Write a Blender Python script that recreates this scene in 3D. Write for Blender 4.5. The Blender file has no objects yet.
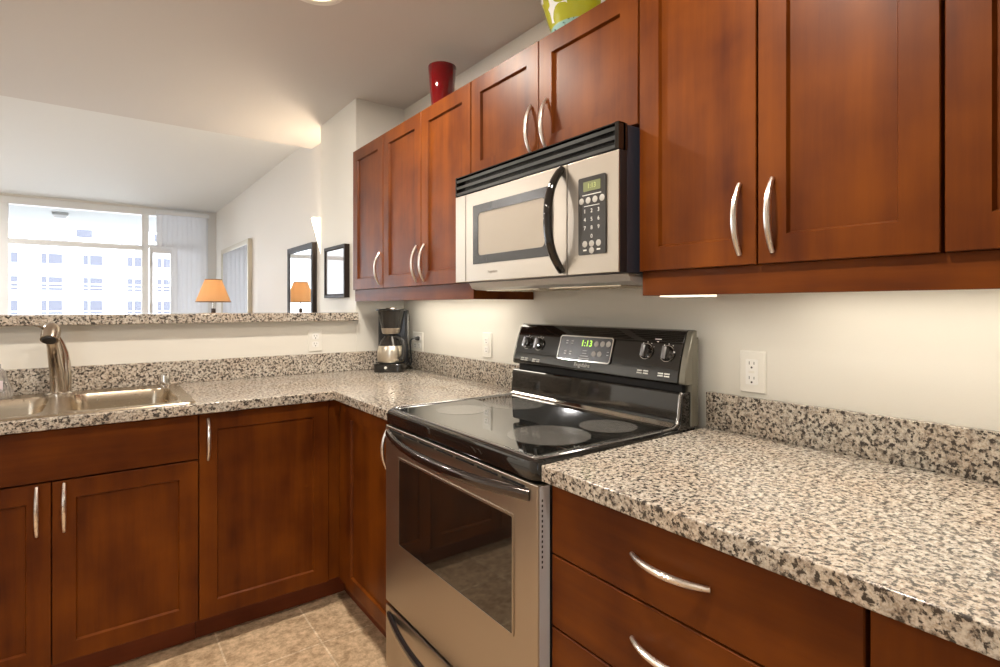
import bpy, bmesh, math, random
from mathutils import Vector, Matrix
random.seed(7)
scn = bpy.context.scene
COL = scn.collection
PI = math.pi

# ------------------------------------------------------------------ camera, sky, lights, exposure
CAM = Vector((-1.3974, -2.7819, 1.2533))
cd = bpy.data.cameras.new('camera')
cam = bpy.data.objects.new('camera', cd); COL.objects.link(cam)
cam.location = CAM
cam.rotation_euler = (PI/2, 0, -math.radians(36.7343))
cd.sensor_width = 36.0; cd.sensor_fit = 'HORIZONTAL'
cd.lens = 36.0*540.84/1000.0
cd.shift_y = (306.49-333.5)/1000.0
cd.clip_start = 0.02; cd.clip_end = 400
scn.camera = cam

w = bpy.data.worlds.new('sky'); scn.world = w; w.use_nodes = True
bg = w.node_tree.nodes['Background']
bg.inputs[0].default_value = (0.86, 0.93, 1.0, 1); bg.inputs[1].default_value = 7.0

scn.view_settings.view_transform = 'Standard'
scn.view_settings.look = 'None'
scn.view_settings.exposure = 0.12
scn.view_settings.gamma = 1.0
scn.view_settings.use_curve_mapping = False

def area_light(name, loc, size, power, color, rot=(0, 0, 0), shape='DISK', size_y=None, portal=False, spread=None):
    ld = bpy.data.lights.new(name, 'AREA'); ld.shape = shape; ld.size = size
    if size_y: ld.size_y = size_y
    ld.energy = power; ld.color = color
    if spread: ld.spread = spread
    if portal: ld.cycles.is_portal = True
    o = bpy.data.objects.new(name, ld); COL.objects.link(o); o.location = loc; o.rotation_euler = rot
    return o
def point_light(name, loc, power, color, r=0.04):
    ld = bpy.data.lights.new(name, 'POINT'); ld.energy = power; ld.color = color; ld.shadow_soft_size = r
    o = bpy.data.objects.new(name, ld); COL.objects.link(o); o.location = loc
    return o
WARM = (1.0, 0.80, 0.58)
WARMW = (1.0, 0.905, 0.785)
UNDER = (1.0, 0.93, 0.82)
# ceiling lamps (x, y, watts): the first is glimpsed, the others are added room fill
CEILING_AND_FILL_LAMPS = [(-0.78, -0.875, 21), (-2.6, -0.9, 17), (-1.0, -2.15, 22), (-2.6, -3.2, 6)]
KC = 2.3685                     # kitchen ceiling height
for x, y, p in CEILING_AND_FILL_LAMPS:
    area_light('ceiling_or_fill_lamp', (x, y, KC-0.012), 0.13, p, WARMW)
LIVING_FILL = [(-3.2, 1.9, 45), (-3.2, 3.6, 45)]  # unseen lamps added out of frame to brighten the living room
for x, y, p in LIVING_FILL:
    area_light('living_fill_lamp', (x, y, 2.452-0.012), 0.16, p, (1.0, 0.96, 0.92))
# daylight entering by the living-room window and by an added fill window behind the camera (sampling portals on both openings)
area_light('window_portal', (-2.05, 5.02, 1.3), 3.4, 1, (1, 1, 1), (-PI/2, 0, 0), 'RECTANGLE', 2.2, portal=True)
area_light('window_portal', (-3.55, -4.78, 1.45), 0.9, 1, (1, 1, 1), (PI/2, 0, 0), 'RECTANGLE', 1.6, portal=True)

# ------------------------------------------------------------------ materials
def nodes(name):
    m = bpy.data.materials.new(name); m.use_nodes = True
    nt = m.node_tree
    return m, nt, nt.nodes['Principled BSDF']
def setp(b, **k):
    for key, v in k.items():
        n = key.replace('_', ' ')
        if n in b.inputs:
            b.inputs[n].default_value = v
def rgb(c): return (c[0], c[1], c[2], 1)
def plain(name, color, rough=0.5, metal=0.0, coat=0.0, spec=0.5, bump=0.0, bscale=200, emit=None, estr=0):
    m, nt, b = nodes(name)
    b.inputs['Base Color'].default_value = rgb(color); b.inputs['Roughness'].default_value = rough
    b.inputs['Metallic'].default_value = metal; b.inputs['Coat Weight'].default_value = coat
    b.inputs['Specular IOR Level'].default_value = spec
    tc = nt.nodes.new('ShaderNodeTexCoord'); no = nt.nodes.new('ShaderNodeTexNoise')
    no.inputs['Scale'].default_value = bscale; no.inputs['Detail'].default_value = 3
    nt.links.new(tc.outputs['Object'], no.inputs['Vector'])
    if bump:
        bp = nt.nodes.new('ShaderNodeBump'); bp.inputs['Strength'].default_value = bump; bp.inputs['Distance'].default_value = 0.002
        nt.links.new(no.outputs['Fac'], bp.inputs['Height']); nt.links.new(bp.outputs['Normal'], b.inputs['Normal'])
    else:
        mr = nt.nodes.new('ShaderNodeMapRange'); mr.inputs['To Min'].default_value = max(0, rough-0.02); mr.inputs['To Max'].default_value = rough+0.02
        nt.links.new(no.outputs['Fac'], mr.inputs['Value']); nt.links.new(mr.outputs['Result'], b.inputs['Roughness'])
    if emit:
        b.inputs['Emission Color'].default_value = rgb(emit); b.inputs['Emission Strength'].default_value = estr
    return m
def wood(name, stretch, c1=(0.066, 0.0125, 0.0022), c2=(0.192, 0.049, 0.0034)):
    m, nt, b = nodes(name); N = nt.nodes.new; L = nt.links.new
    tc = N('ShaderNodeTexCoord'); mp = N('ShaderNodeMapping'); mp.inputs['Scale'].default_value = stretch
    L(tc.outputs['Object'], mp.inputs['Vector'])
    g = N('ShaderNodeTexNoise'); g.inputs['Scale'].default_value = 16; g.inputs['Detail'].default_value = 6; g.inputs['Roughness'].default_value = 0.6
    L(mp.outputs['Vector'], g.inputs['Vector'])
    bl = N('ShaderNodeTexNoise'); bl.inputs['Scale'].default_value = 5.5; bl.inputs['Detail'].default_value = 3
    L(tc.outputs['Object'], bl.inputs['Vector'])
    mx = N('ShaderNodeMix'); mx.data_type = 'FLOAT'; mx.inputs[0].default_value = 0.5
    L(g.outputs['Fac'], mx.inputs[2]); L(bl.outputs['Fac'], mx.inputs[3])
    cr = N('ShaderNodeValToRGB'); cr.color_ramp.elements[0].position = 0.33; cr.color_ramp.elements[1].position = 0.68
    cr.color_ramp.elements[0].color = rgb(c1); cr.color_ramp.elements[1].color = rgb(c2)
    L(mx.outputs[0], cr.inputs['Fac']); L(cr.outputs['Color'], b.inputs['Base Color'])
    b.inputs['Roughness'].default_value = 0.40
    b.inputs['Specular IOR Level'].default_value = 0.16
    return m
def granite(name, warm=1.0):
    m, nt, b = nodes(name); N = nt.nodes.new; L = nt.links.new
    tc = N('ShaderNodeTexCoord')
    def noise(s, d=4, r=0.6):
        n = N('ShaderNodeTexNoise'); n.inputs['Scale'].default_value = s; n.inputs['Detail'].default_value = d; n.inputs['Roughness'].default_value = r
        L(tc.outputs['Object'], n.inputs['Vector']); return n
    def ramp(src, stops):
        cr = N('ShaderNodeValToRGB'); e = cr.color_ramp.elements
        e[0].position, e[0].color = stops[0][0], rgb(stops[0][1]); e[1].position, e[1].color = stops[-1][0], rgb(stops[-1][1])
        for p, c in stops[1:-1]:
            k = e.new(p); k.color = rgb(c)
        L(src, cr.inputs['Fac']); return cr
    def mixc(f, a, b_, mode='MIX'):
        m_ = N('ShaderNodeMix'); m_.data_type = 'RGBA'; m_.blend_type = mode
        if isinstance(f, float): m_.inputs[0].default_value = f
        else: L(f, m_.inputs[0])
        for v, i in ((a, 6), (b_, 7)):
            if isinstance(v, tuple): m_.inputs[i].default_value = rgb(v)
            else: L(v, m_.inputs[i])
        return m_.outputs[2]
    base = ramp(noise(85, 4, 0.65).outputs['Fac'], [(0.33, (0.22, 0.18, 0.15)), (0.44, (0.46, 0.415, 0.36)), (0.58, (0.66, 0.615, 0.54))]).outputs['Color']
    fine = noise(240, 2, 0.6); dk = noise(110, 3, 0.62)
    vo = N('ShaderNodeTexVoronoi'); vo.inputs['Scale'].default_value = 190; L(tc.outputs['Object'], vo.inputs['Vector'])
    sp = N('ShaderNodeSeparateColor'); L(vo.outputs['Color'], sp.inputs[0])
    md = N('ShaderNodeMix'); md.data_type = 'FLOAT'; md.inputs[0].default_value = 0.16
    L(dk.outputs['Fac'], md.inputs[2]); L(sp.outputs[0], md.inputs[3])
    dark = ramp(md.outputs[0], [(0.405, (1, 1, 1)), (0.500, (0, 0, 0))]).outputs['Color']
    tan = ramp(fine.outputs['Fac'], [(0.36, (0.72, 0.66, 0.60)), (0.55, (1.0, 1.0, 1.0))]).outputs['Color']
    c = mixc(1.0, base, tan, 'MULTIPLY')
    c = mixc(dark, c, (0.050, 0.042, 0.036))
    patch = ramp(noise(7, 3).outputs['Fac'], [(0.42, (1, 1, 1)), (0.66, (1.0, 0.94, 0.89))]).outputs['Color']
    L(mixc(1.0, c, patch, 'MULTIPLY'), b.inputs['Base Color'])
    b.inputs['Roughness'].default_value = 0.14; b.inputs['Specular IOR Level'].default_value = 0.6
    return m
def steel(name, stretch, color=(0.62, 0.57, 0.51), rough=0.27):
    m, nt, b = nodes(name); N = nt.nodes.new; L = nt.links.new
    tc = N('ShaderNodeTexCoord'); mp = N('ShaderNodeMapping'); mp.inputs['Scale'].default_value = stretch
    L(tc.outputs['Object'], mp.inputs['Vector'])
    n = N('ShaderNodeTexNoise'); n.inputs['Scale'].default_value = 60; n.inputs['Detail'].default_value = 3; L(mp.outputs['Vector'], n.inputs['Vector'])
    mr = N('ShaderNodeMapRange'); mr.inputs['To Min'].default_value = rough-0.012; mr.inputs['To Max'].default_value = rough+0.012
    L(n.outputs['Fac'], mr.inputs['Value']); L(mr.outputs['Result'], b.inputs['Roughness'])
    b.inputs['Base Color'].default_value = rgb(color); b.inputs['Metallic'].default_value = 1.0
    return m
def tile_floor(name):
    m, nt, b = nodes(name); N = nt.nodes.new; L = nt.links.new
    tc = N('ShaderNodeTexCoord'); mp = N('ShaderNodeMapping')
    mp.inputs['Location'].default_value = (0.742+0.002, 0.832+0.002, 0)
    L(tc.outputs['Object'], mp.inputs['Vector'])
    br = N('ShaderNodeTexBrick'); br.offset = 0; br.offset_frequency = 1; br.squash = 1
    br.inputs['Scale'].default_value = 1; br.inputs['Brick Width'].default_value = 0.30; br.inputs['Row Height'].default_value = 0.30
    br.inputs['Mortar Size'].default_value = 0.0035; br.inputs['Mortar Smooth'].default_value = 0.2
    br.inputs['Color1'].default_value = (0.62, 0.46, 0.31, 1); br.inputs['Color2'].default_value = (0.68, 0.51, 0.35, 1)
    br.inputs['Mortar'].default_value = (0.80, 0.66, 0.50, 1)
    L(mp.outputs['Vector'], br.inputs['Vector'])
    n = N('ShaderNodeTexNoise'); n.inputs['Scale'].default_value = 38; n.inputs['Detail'].default_value = 7; n.inputs['Roughness'].default_value = 0.68
    L(tc.outputs['Object'], n.inputs['Vector'])
    cr = N('ShaderNodeValToRGB'); cr.color_ramp.elements[0].position = 0.34; cr.color_ramp.elements[1].position = 0.64
    cr.color_ramp.elements[0].color = (0.50, 0.44, 0.36, 1); cr.color_ramp.elements[1].color = (1.12, 1.1, 1.05, 1)
    L(n.outputs['Fac'], cr.inputs['Fac'])
    ml = N('ShaderNodeMix'); ml.data_type = 'RGBA'; ml.blend_type = 'MULTIPLY'; ml.inputs[0].default_value = 1
    L(br.outputs['Color'], ml.inputs[6]); L(cr.outputs['Color'], ml.inputs[7]); L(ml.outputs[2], b.inputs['Base Color'])
    b.inputs['Roughness'].default_value = 0.42
    bp = N('ShaderNodeBump'); bp.inputs['Strength'].default_value = 0.4; bp.inputs['Distance'].default_value = 0.002; bp.invert = True
    L(br.outputs['Fac'], bp.inputs['Height']); L(bp.outputs['Normal'], b.inputs['Normal'])
    return m
def thin_glass(name, tint=(1, 1, 1), refl=0.06):
    m = bpy.data.materials.new(name); m.use_nodes = True; nt = m.node_tree; nt.nodes.clear(); N = nt.nodes.new; L = nt.links.new
    out = N('ShaderNodeOutputMaterial'); mix = N('ShaderNodeMixShader'); tr = N('ShaderNodeBsdfTransparent'); gl = N('ShaderNodeBsdfGlossy')
    tr.inputs[0].default_value = rgb(tint); gl.inputs['Roughness'].default_value = 0.01
    fr = N('ShaderNodeFresnel'); fr.inputs[0].default_value = 1.45
    L(fr.outputs[0], mix.inputs[0]); L(tr.outputs[0], mix.inputs[1]); L(gl.outputs[0], mix.inputs[2]); L(mix.outputs[0], out.inputs[0])
    return m

WD = wood('cherry_wood_upright', (1, 1, 0.07))
WDY = wood('cherry_wood_lengthwise', (1, 0.07, 1))
WDX = wood('cherry_wood_crosswise', (0.07, 1, 1))
GR = granite('speckled_granite')
STV = steel('brushed_steel_panel', (0.05, 0.05, 3), (0.47, 0.415, 0.35), 0.35)
STB = steel('brushed_steel_sink', (1, 0.1, 1), (0.52, 0.44, 0.335), 0.27)
NICK = plain('satin_nickel', (0.86, 0.80, 0.74), 0.28, 1.0)
CHROME = plain('chrome', (0.75, 0.73, 0.70), 0.09, 1.0)
FAUC = plain('brushed_nickel_faucet', (0.56, 0.49, 0.41), 0.19, 1.0)
BLACKG = plain('black_gloss_enamel', (0.010, 0.009, 0.008), 0.06, 0.0, 0.5)
BLACKM = plain('black_plastic', (0.016, 0.016, 0.018), 0.32)
BLACKS = plain('black_painted_sheet', (0.030, 0.033, 0.048), 0.38)
DARKV = plain('dark_recess', (0.008, 0.008, 0.008), 0.7)
GLASSB = plain('black_ceramic_glass', (0.008, 0.008, 0.007), 0.02)
GLASSB.node_tree.nodes['Principled BSDF'].inputs['IOR'].default_value = 3.5
OVENW = plain('dark_oven_glass', (0.012, 0.010, 0.008), 0.04)
OVENW.node_tree.nodes['Principled BSDF'].inputs['IOR'].default_value = 1.9
MWWIN = plain('grey_mesh_window', (0.36, 0.31, 0.25), 0.38, 0.25, 0.0, 0.3)
BURN = plain('grey_burner_print', (0.10, 0.096, 0.088), 0.10)
BURN.node_tree.nodes['Principled BSDF'].inputs['IOR'].default_value = 2.6
CHARC = plain('charcoal_panel', (0.028, 0.025, 0.022), 0.25)
GREYP = plain('grey_print', (0.45, 0.43, 0.40), 0.5)
WHITEP = plain('white_print', (0.75, 0.74, 0.70), 0.5)
GREEND = plain('green_display', (0.2, 0.6, 0.05), 0.4, emit=(0.55, 0.95, 0.08), estr=1.4)
OLIVED = plain('olive_display', (0.13, 0.14, 0.06), 0.3, emit=(0.45, 0.5, 0.14), estr=0.12)
OLIVET = plain('olive_display_digits', (0.45, 0.5, 0.2), 0.4, emit=(0.6, 0.65, 0.25), estr=0.2)
WALL = plain('cream_wall_paint', (0.745, 0.72, 0.655), 0.55, bump=0.08, bscale=260)
WALLL = plain('pale_living_paint', (0.72, 0.69, 0.65), 0.6, bump=0.06, bscale=260)
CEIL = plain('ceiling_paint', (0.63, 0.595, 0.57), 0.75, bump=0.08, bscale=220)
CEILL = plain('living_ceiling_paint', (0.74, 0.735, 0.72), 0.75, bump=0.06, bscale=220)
FLOOR = tile_floor('stone_tile')
CARPET = plain('beige_carpet', (0.42, 0.37, 0.31), 0.95, bump=0.5, bscale=500)
WINF = plain('grey_window_frame', (0.80, 0.80, 0.80), 0.4)
GLASS = thin_glass('window_glass')
PLASTW = plain('white_plastic', (0.80, 0.78, 0.72), 0.3)
PLASTD = plain('outlet_slot', (0.05, 0.045, 0.04), 0.5)
KICK = wood('toe_kick_wood', (0.07, 0.07, 1), (0.11, 0.024, 0.009), (0.24, 0.058, 0.018))
CORE = plain('cabinet_interior', (0.05, 0.018, 0.008), 0.6)
BLIND, nt_, b__ = nodes('grey_blind_vinyl'); nt_.nodes.remove(b__)
_d = nt_.nodes.new('ShaderNodeBsdfDiffuse'); _t = nt_.nodes.new('ShaderNodeBsdfTranslucent'); _m = nt_.nodes.new('ShaderNodeMixShader'); _m.inputs[0].default_value = 0.45
_d.inputs[0].default_value = (0.84, 0.84, 0.85, 1); _t.inputs[0].default_value = (0.84, 0.84, 0.86, 1)
nt_.links.new(_d.outputs[0], _m.inputs[1]); nt_.links.new(_t.outputs[0], _m.inputs[2]); nt_.links.new(_m.outputs[0], nt_.nodes['Material Output'].inputs[0])
FRAMEB = plain('dark_picture_frame', (0.022, 0.015, 0.012), 0.5, 0.0, 0.0, 0.2)
FRAMES = plain('pale_gilt_frame', (0.52, 0.47, 0.38), 0.32, 0.6)
PICG2 = plain('glazed_mount', (0.50, 0.50, 0.53), 0.03, 0.0, 0.0, 0.6)
MIRROR = plain('mirror_glass', (0.86, 0.88, 0.90), 0.008, 1.0)
PICG = plain('glazed_print', (0.62, 0.62, 0.64), 0.03, 0.0, 0.0, 1.0)
RED = plain('red_glass', (0.105, 0.0006, 0.0022), 0.06, 0.0, 0.2)

# ------------------------------------------------------------------ mesh builder
class MB:
    def __init__(s): s.bm = bmesh.new()
    def face(s, vs):
        try: return s.bm.faces.new(vs)
        except ValueError: return None
    def box(s, x0, x1, y0, y1, z0, z1, M=None):
        c = [Vector((x, y, z)) for x in (x0, x1) for y in (y0, y1) for z in (z0, z1)]
        if M: c = [M @ v for v in c]
        v = [s.bm.verts.new(p) for p in c]
        for f in ((0, 1, 3, 2), (4, 6, 7, 5), (0, 4, 5, 1), (2, 3, 7, 6), (0, 2, 6, 4), (1, 5, 7, 3)): s.face([v[i] for i in f])
        return s
    def rings(s, rings, cap0=True, cap1=True, closed=False):
        R = [[s.bm.verts.new(p) for p in r] for r in rings]; n = len(R[0])
        for a, b in zip(R, R[1:]+([R[0]] if closed else [])):
            for i in range(n): s.face([a[i], a[(i+1) % n], b[(i+1) % n], b[i]])
        if not closed:
            if cap0: s.face(R[0][::-1])
            if cap1: s.face(R[-1])
        return s
    def prism(s, poly, lo, hi, axis='Y', M=None):
        def P(a, b, t): 
            p = {'X': (t, a, b), 'Y': (a, t, b), 'Z': (a, b, t)}[axis]
            return M @ Vector(p) if M else Vector(p)
        return s.rings([[P(a, b, lo) for a, b in poly], [P(a, b, hi) for a, b in poly]])
    def tube(s, pts, rad, seg=12, flat=1.0, up=None):
        pts = [Vector(p) for p in pts]; n = len(pts)
        if not isinstance(rad, (list, tuple)): rad = [rad]*n
        T = [(pts[min(i+1, n-1)]-pts[max(i-1, 0)]).normalized() for i in range(n)]
        u = Vector(up) if up else (Vector((0, 0, 1)) if abs(T[0].z) < 0.9 else Vector((1, 0, 0)))
        rs = []
        for i in range(n):
            u = (u - T[i]*u.dot(T[i])).normalized(); v = T[i].cross(u)
            rs.append([pts[i]+(u*math.cos(a)*flat+v*math.sin(a))*rad[i] for a in [2*PI*k/seg for k in range(seg)]])
        return s.rings(rs)
    def lathe(s, prof, c=(0, 0, 0), seg=32, M=None, cap0=True, cap1=True):
        c = Vector(c); rs = []
        for r, z in prof:
            ring = []
            for k in range(seg):
                a = 2*PI*k/seg; p = Vector((r*math.cos(a), r*math.sin(a), z))
                ring.append(c+(M @ p if M else p))
            rs.append(ring)
        return s.rings(rs, cap0, cap1)
    def text(s, body, size, M, depth=0.0006, align='CENTER'):
        cu = bpy.data.curves.new('lettering', 'FONT'); cu.body = body; cu.size = size; cu.extrude = depth/2
        cu.align_x = align; cu.align_y = 'CENTER'; cu.resolution_u = 3
        ob = bpy.data.objects.new('lettering', cu); COL.objects.link(ob)
        bpy.context.view_layer.update()
        me = bpy.data.meshes.new_from_object(ob.evaluated_get(bpy.context.evaluated_depsgraph_get()))
        me.transform(M); s.bm.from_mesh(me)
        bpy.data.objects.remove(ob); bpy.data.curves.remove(cu); bpy.data.meshes.remove(me)
        return s
    def build(s, name, mat, parent=None, loc=None, bevel=0.0, seg=2, smooth=35, recalc=True):
        bm = s.bm
        if recalc: bmesh.ops.recalc_face_normals(bm, faces=bm.faces)
        org = Vector((0, 0, 0))
        if parent is not None:
            r = parent
            while r.parent: r = r.parent
            org = r.location.copy()
        elif loc is not None: org = Vector(loc)
        bmesh.ops.translate(bm, verts=bm.verts, vec=-org)
        me = bpy.data.meshes.new(name); bm.to_mesh(me); bm.free()
        for p in me.polygons: p.use_smooth = True
        me.set_sharp_from_angle(angle=math.radians(smooth))
        me.materials.append(mat)
        o = bpy.data.objects.new(name, me); COL.objects.link(o)
        if parent is not None: o.parent = parent
        else: o.location = org
        if bevel:
            b = o.modifiers.new('bevel', 'BEVEL'); b.width = bevel; b.segments = seg; b.limit_method = 'ANGLE'; b.angle_limit = math.radians(40)
            b.harden_normals = True
        return o
def thing(name, label, cat, loc, group=None):
    o = bpy.data.objects.new(name, None); COL.objects.link(o); o.location = loc; o.empty_display_size = 0.05
    return tag(o, label, cat, group)
def tag(o, label, cat, group=None):
    o['label'] = label; o['category'] = cat
    if group: o['group'] = group
    return o
def struct(o): o['kind'] = 'structure'; return o
def box(*a): return MB().box(*a)
def rrect(a0, a1, b0, b1, r, n=5):
    pts = []
    for cx, cy, s0 in ((a1-r, b1-r, 0), (a0+r, b1-r, 90), (a0+r, b0+r, 180), (a1-r, b0+r, 270)):
        for k in range(n+1):
            a = math.radians(s0+90*k/n); pts.append((cx+r*math.cos(a), cy+r*math.sin(a)))
    return pts
def facingX(x, y, z):      # text on a panel that faces -X: reading direction -Y
    return Matrix(((0, 0, -1, x), (-1, 0, 0, y), (0, 1, 0, z), (0, 0, 0, 1)))

def shaker(face, a0, a1, z0, z1, front, t=0.02, st=0.058, rec=0.009):
    P = (lambda a, z, d: Vector((front+d, a, z))) if face == 'X' else (lambda a, z, d: Vector((a, front+d, z)))
    R = lambda i, d: [P(a0+i, z0+i, d), P(a1-i, z0+i, d), P(a1-i, z1-i, d), P(a0+i, z1-i, d)]
    e = 0.0015
    return MB().rings([R(0, t), R(0, e), R(e, 0), R(st-0.001, 0), R(st+0.003, rec), R(st+0.004, rec)])
def slab(face, a0, a1, z0, z1, front, t=0.02):
    P = (lambda a, z, d: Vector((front+d, a, z))) if face == 'X' else (lambda a, z, d: Vector((a, front+d, z)))
    R = lambda i, d: [P(a0+i, z0+i, d), P(a1-i, z0+i, d), P(a1-i, z1-i, d), P(a0+i, z1-i, d)]
    return MB().rings([R(0, t), R(0, 0.002), R(0.002, 0)])
def pull(p0, p1, n, bow=0.023, r=0.0066):
    p0, p1, n = Vector(p0), Vector(p1), Vector(n); N = 18; pts = []; rad = []
    for i in range(N+1):
        t = i/N; h = bow*(1-abs(2*t-1)**2.2)
        pts.append(p0+(p1-p0)*t+n*(h+0.001)); rad.append(r*(0.72+0.28*math.sin(PI*t)) if 0 < i < N else r*0.7)
    return MB().tube(pts, rad, 10, 1.0)

# ------------------------------------------------------------------ the room
FZ = 0.04                        # finished floor
LX = -0.17                       # living-room right wall
LC = 2.452                       # living-room ceiling
WY = 4.94                        # window wall
struct(box(-4.2, 0.0, -4.8, 0.30, FZ-0.1, FZ).build('floor', FLOOR))
struct(box(-4.2, 1.4, 0.30, WY, FZ-0.1, FZ).build('floor_living', CARPET))
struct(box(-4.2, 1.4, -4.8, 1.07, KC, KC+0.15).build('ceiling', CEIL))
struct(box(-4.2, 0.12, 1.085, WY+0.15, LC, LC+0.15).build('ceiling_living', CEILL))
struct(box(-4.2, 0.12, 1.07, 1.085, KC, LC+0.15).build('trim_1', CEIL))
struct(box(0.0, 0.12, -4.8, 0.0, FZ-0.1, KC+0.15).build('wall_right', WALL))
struct(box(-0.284, 1.4, 0.0, 0.57, FZ-0.1, KC+0.15).build('wall_pillar', WALL, bevel=0.004))
struct(box(LX, 1.4, 0.885, WY+0.15, FZ-0.1, LC+0.15).build('wall_living_right', WALLL))
struct(box(1.3, 1.4, 0.57, 0.885, FZ-0.1, LC+0.15).build('wall_hallway', WALLL))
struct(box(-1.99, -0.284, 0.0, 0.12, FZ-0.1, 1.178).build('wall_half', WALL))
struct(box(-4.32, -4.2, -4.8, WY+0.15, FZ-0.1, LC+0.15).build('wall_left', WALL))
bw = MB(); bw.box(-4.2, 0.12, -4.92, -4.8, FZ-0.1, 0.65).box(-4.2, 0.12, -4.92, -4.8, 2.25, KC+0.15)
bw.box(-4.2, -4.0, -4.92, -4.8, 0.65, 2.25).box(-3.1, 0.12, -4.92, -4.8, 0.65, 2.25)
struct(bw.build('wall_back', WALL))
# window wall with its openings
ww = MB(); ww.box(-4.2, LX, WY, WY+0.15, 2.43, LC).box(-0.262, LX, WY, WY+0.15, FZ-0.1, 2.43).box(-4.2, -3.75, WY, WY+0.15, FZ-0.1, 2.43)
ww.box(-3.75, -0.95, WY, WY+0.15, FZ-0.1, 0.25)
struct(ww.build('wall_window', WALLL))
def bar(mb, x0, x1, z0, z1, d=0.07): mb.box(x0, x1, WY+0.02, WY+0.02+d, z0, z1)
wf = MB()
bar(wf, -3.75, -0.262, 2.352, 2.43, 0.09); bar(wf, -3.75, -0.95, 0.25, 0.31)
bar(wf, -3.75, -3.68, 0.31, 2.352); bar(wf, -2.235, -2.149, 0.31, 2.352); bar(wf, -0.961, -0.892, FZ, 2.352, 0.08)
bar(wf, -3.68, -2.235, 1.927, 1.985, 0.06); bar(wf, -2.149, -0.961, 1.927, 1.985, 0.06)
bar(wf, -0.892, -0.30, 1.958, 2.0, 0.06); bar(wf, -0.30, -0.262, FZ, 2.352)
w1 = struct(wf.build('window_1', WINF, bevel=0.003))
for x0, x1, z0, z1 in ((-3.68, -2.235, 0.31, 1.927), (-3.68, -2.235, 1.985, 2.352), (-2.149, -0.961, 0.31, 1.927), (-2.149, -0.961, 1.985, 2.352), (-0.892, -0.30, 2.0, 2.352), (-0.64, -0.30, FZ, 1.958)):
    box(x0, x1, WY+0.05, WY+0.056, z0, z1).build('pane', GLASS, w1)
df = MB(); y0, y1 = WY-0.03, WY+0.015
df.box(-0.885, -0.852, y0, y1, FZ+0.02, 1.956).box(-0.672, -0.64, y0, y1, FZ+0.02, 1.956).box(-0.852, -0.672, y0, y1, 1.898, 1.956).box(-0.852, -0.672, y0, y1, FZ+0.02, 0.2)
d1 = struct(df.build('door_1', plain('white_door_paint', (0.74, 0.74, 0.76), 0.4), bevel=0.003))
box(-0.852, -0.672, WY-0.01, WY-0.004, 0.2, 1.898).build('pane', GLASS, d1)
for z in (1.79, 1.24): MB().box(-0.893, -0.879, y0-0.012, y0, z-0.045, z+0.045).tube([(-0.886, y0-0.014, z-0.05), (-0.886, y0-0.014, z+0.05)], 0.007, 8).build('hinge', NICK, d1)
# unseen window added behind the camera to let in cool fill daylight
f2 = MB()
for x0, x1, z0, z1 in ((-4.0, -3.1, 0.65, 0.71), (-4.0, -3.1, 2.19, 2.25), (-4.0, -3.94, 0.71, 2.19), (-3.16, -3.1, 0.71, 2.19), (-3.58, -3.52, 0.71, 2.19)): f2.box(x0, x1, -4.9, -4.82, z0, z1)
w2 = struct(f2.build('added_fill_window', WINF))
box(-3.94, -3.58, -4.87, -4.864, 0.71, 2.19).build('pane', GLASS, w2); box(-3.52, -3.16, -4.87, -4.864, 0.71, 2.19).build('pane', GLASS, w2)

# ------------------------------------------------------------------ outside
CONC = plain('balcony_concrete', (0.34, 0.34, 0.33), 0.8)
struct(box(-5.5, 1.5, WY+0.16, 7.07, 2.40, 2.6).build('balcony_soffit', CONC))
struct(box(-5.5, 1.5, WY+0.16, 7.07, -0.2, -0.02).build('balcony_floor', CONC))
struct(box(-120, 120, 7.2, 200, -14.2, -14).build('ground', plain('street_paving', (0.55, 0.55, 0.55), 0.9)))
bl = thing('balcony_light', 'white square lamp on the balcony ceiling outside the window', 'lamp', (-1.75, 5.75, 2.34))
MB().box(-1.83, -1.67, 5.67, 5.83, 2.365, 2.40).build('housing', CONC, bl, bevel=0.004)
MB().rings([[Vector((-1.75+s*a, 5.75+s*b, z)) for a, b in ((-1, -1), (1, -1), (1, 1), (-1, 1))] for s, z in ((0.075, 2.366), (0.055, 2.33))]).build('diffuser', plain('lamp_glass', (0.55, 0.55, 0.55), 0.4), bl)
FAC = plain('white_facade', (0.86, 0.86, 0.87), 0.8)
BY = 55.0
bd = thing('apartment_building', 'white apartment block with grey windows across the street', 'building', (-5, BY, -14))
MB().box(-34, 22, BY, BY+14, -14, 6.25).box(-34, 22, BY-0.25, BY, 6.0, 6.6).box(-34, 22, BY-0.12, BY, 3.1, 3.2).build('wall', FAC, bd)
MB().box(-34, 22, BY+3, BY+13, 6.25, 9.6).box(-34, -6.5, BY+2.6, BY+3, 8.6, 9.0).build('penthouse', FAC, bd)
S = 57.78/20.78
def BX(x): return CAM.x+S*(x-CAM.x)
def BZ(z): return CAM.z+S*(z-CAM.z)
FWIN = plain('window_blue_grey', (0.088, 0.090, 0.118), 0.25)
FFR = plain('facade_window_frame', (0.60, 0.60, 0.62), 0.6)
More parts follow.
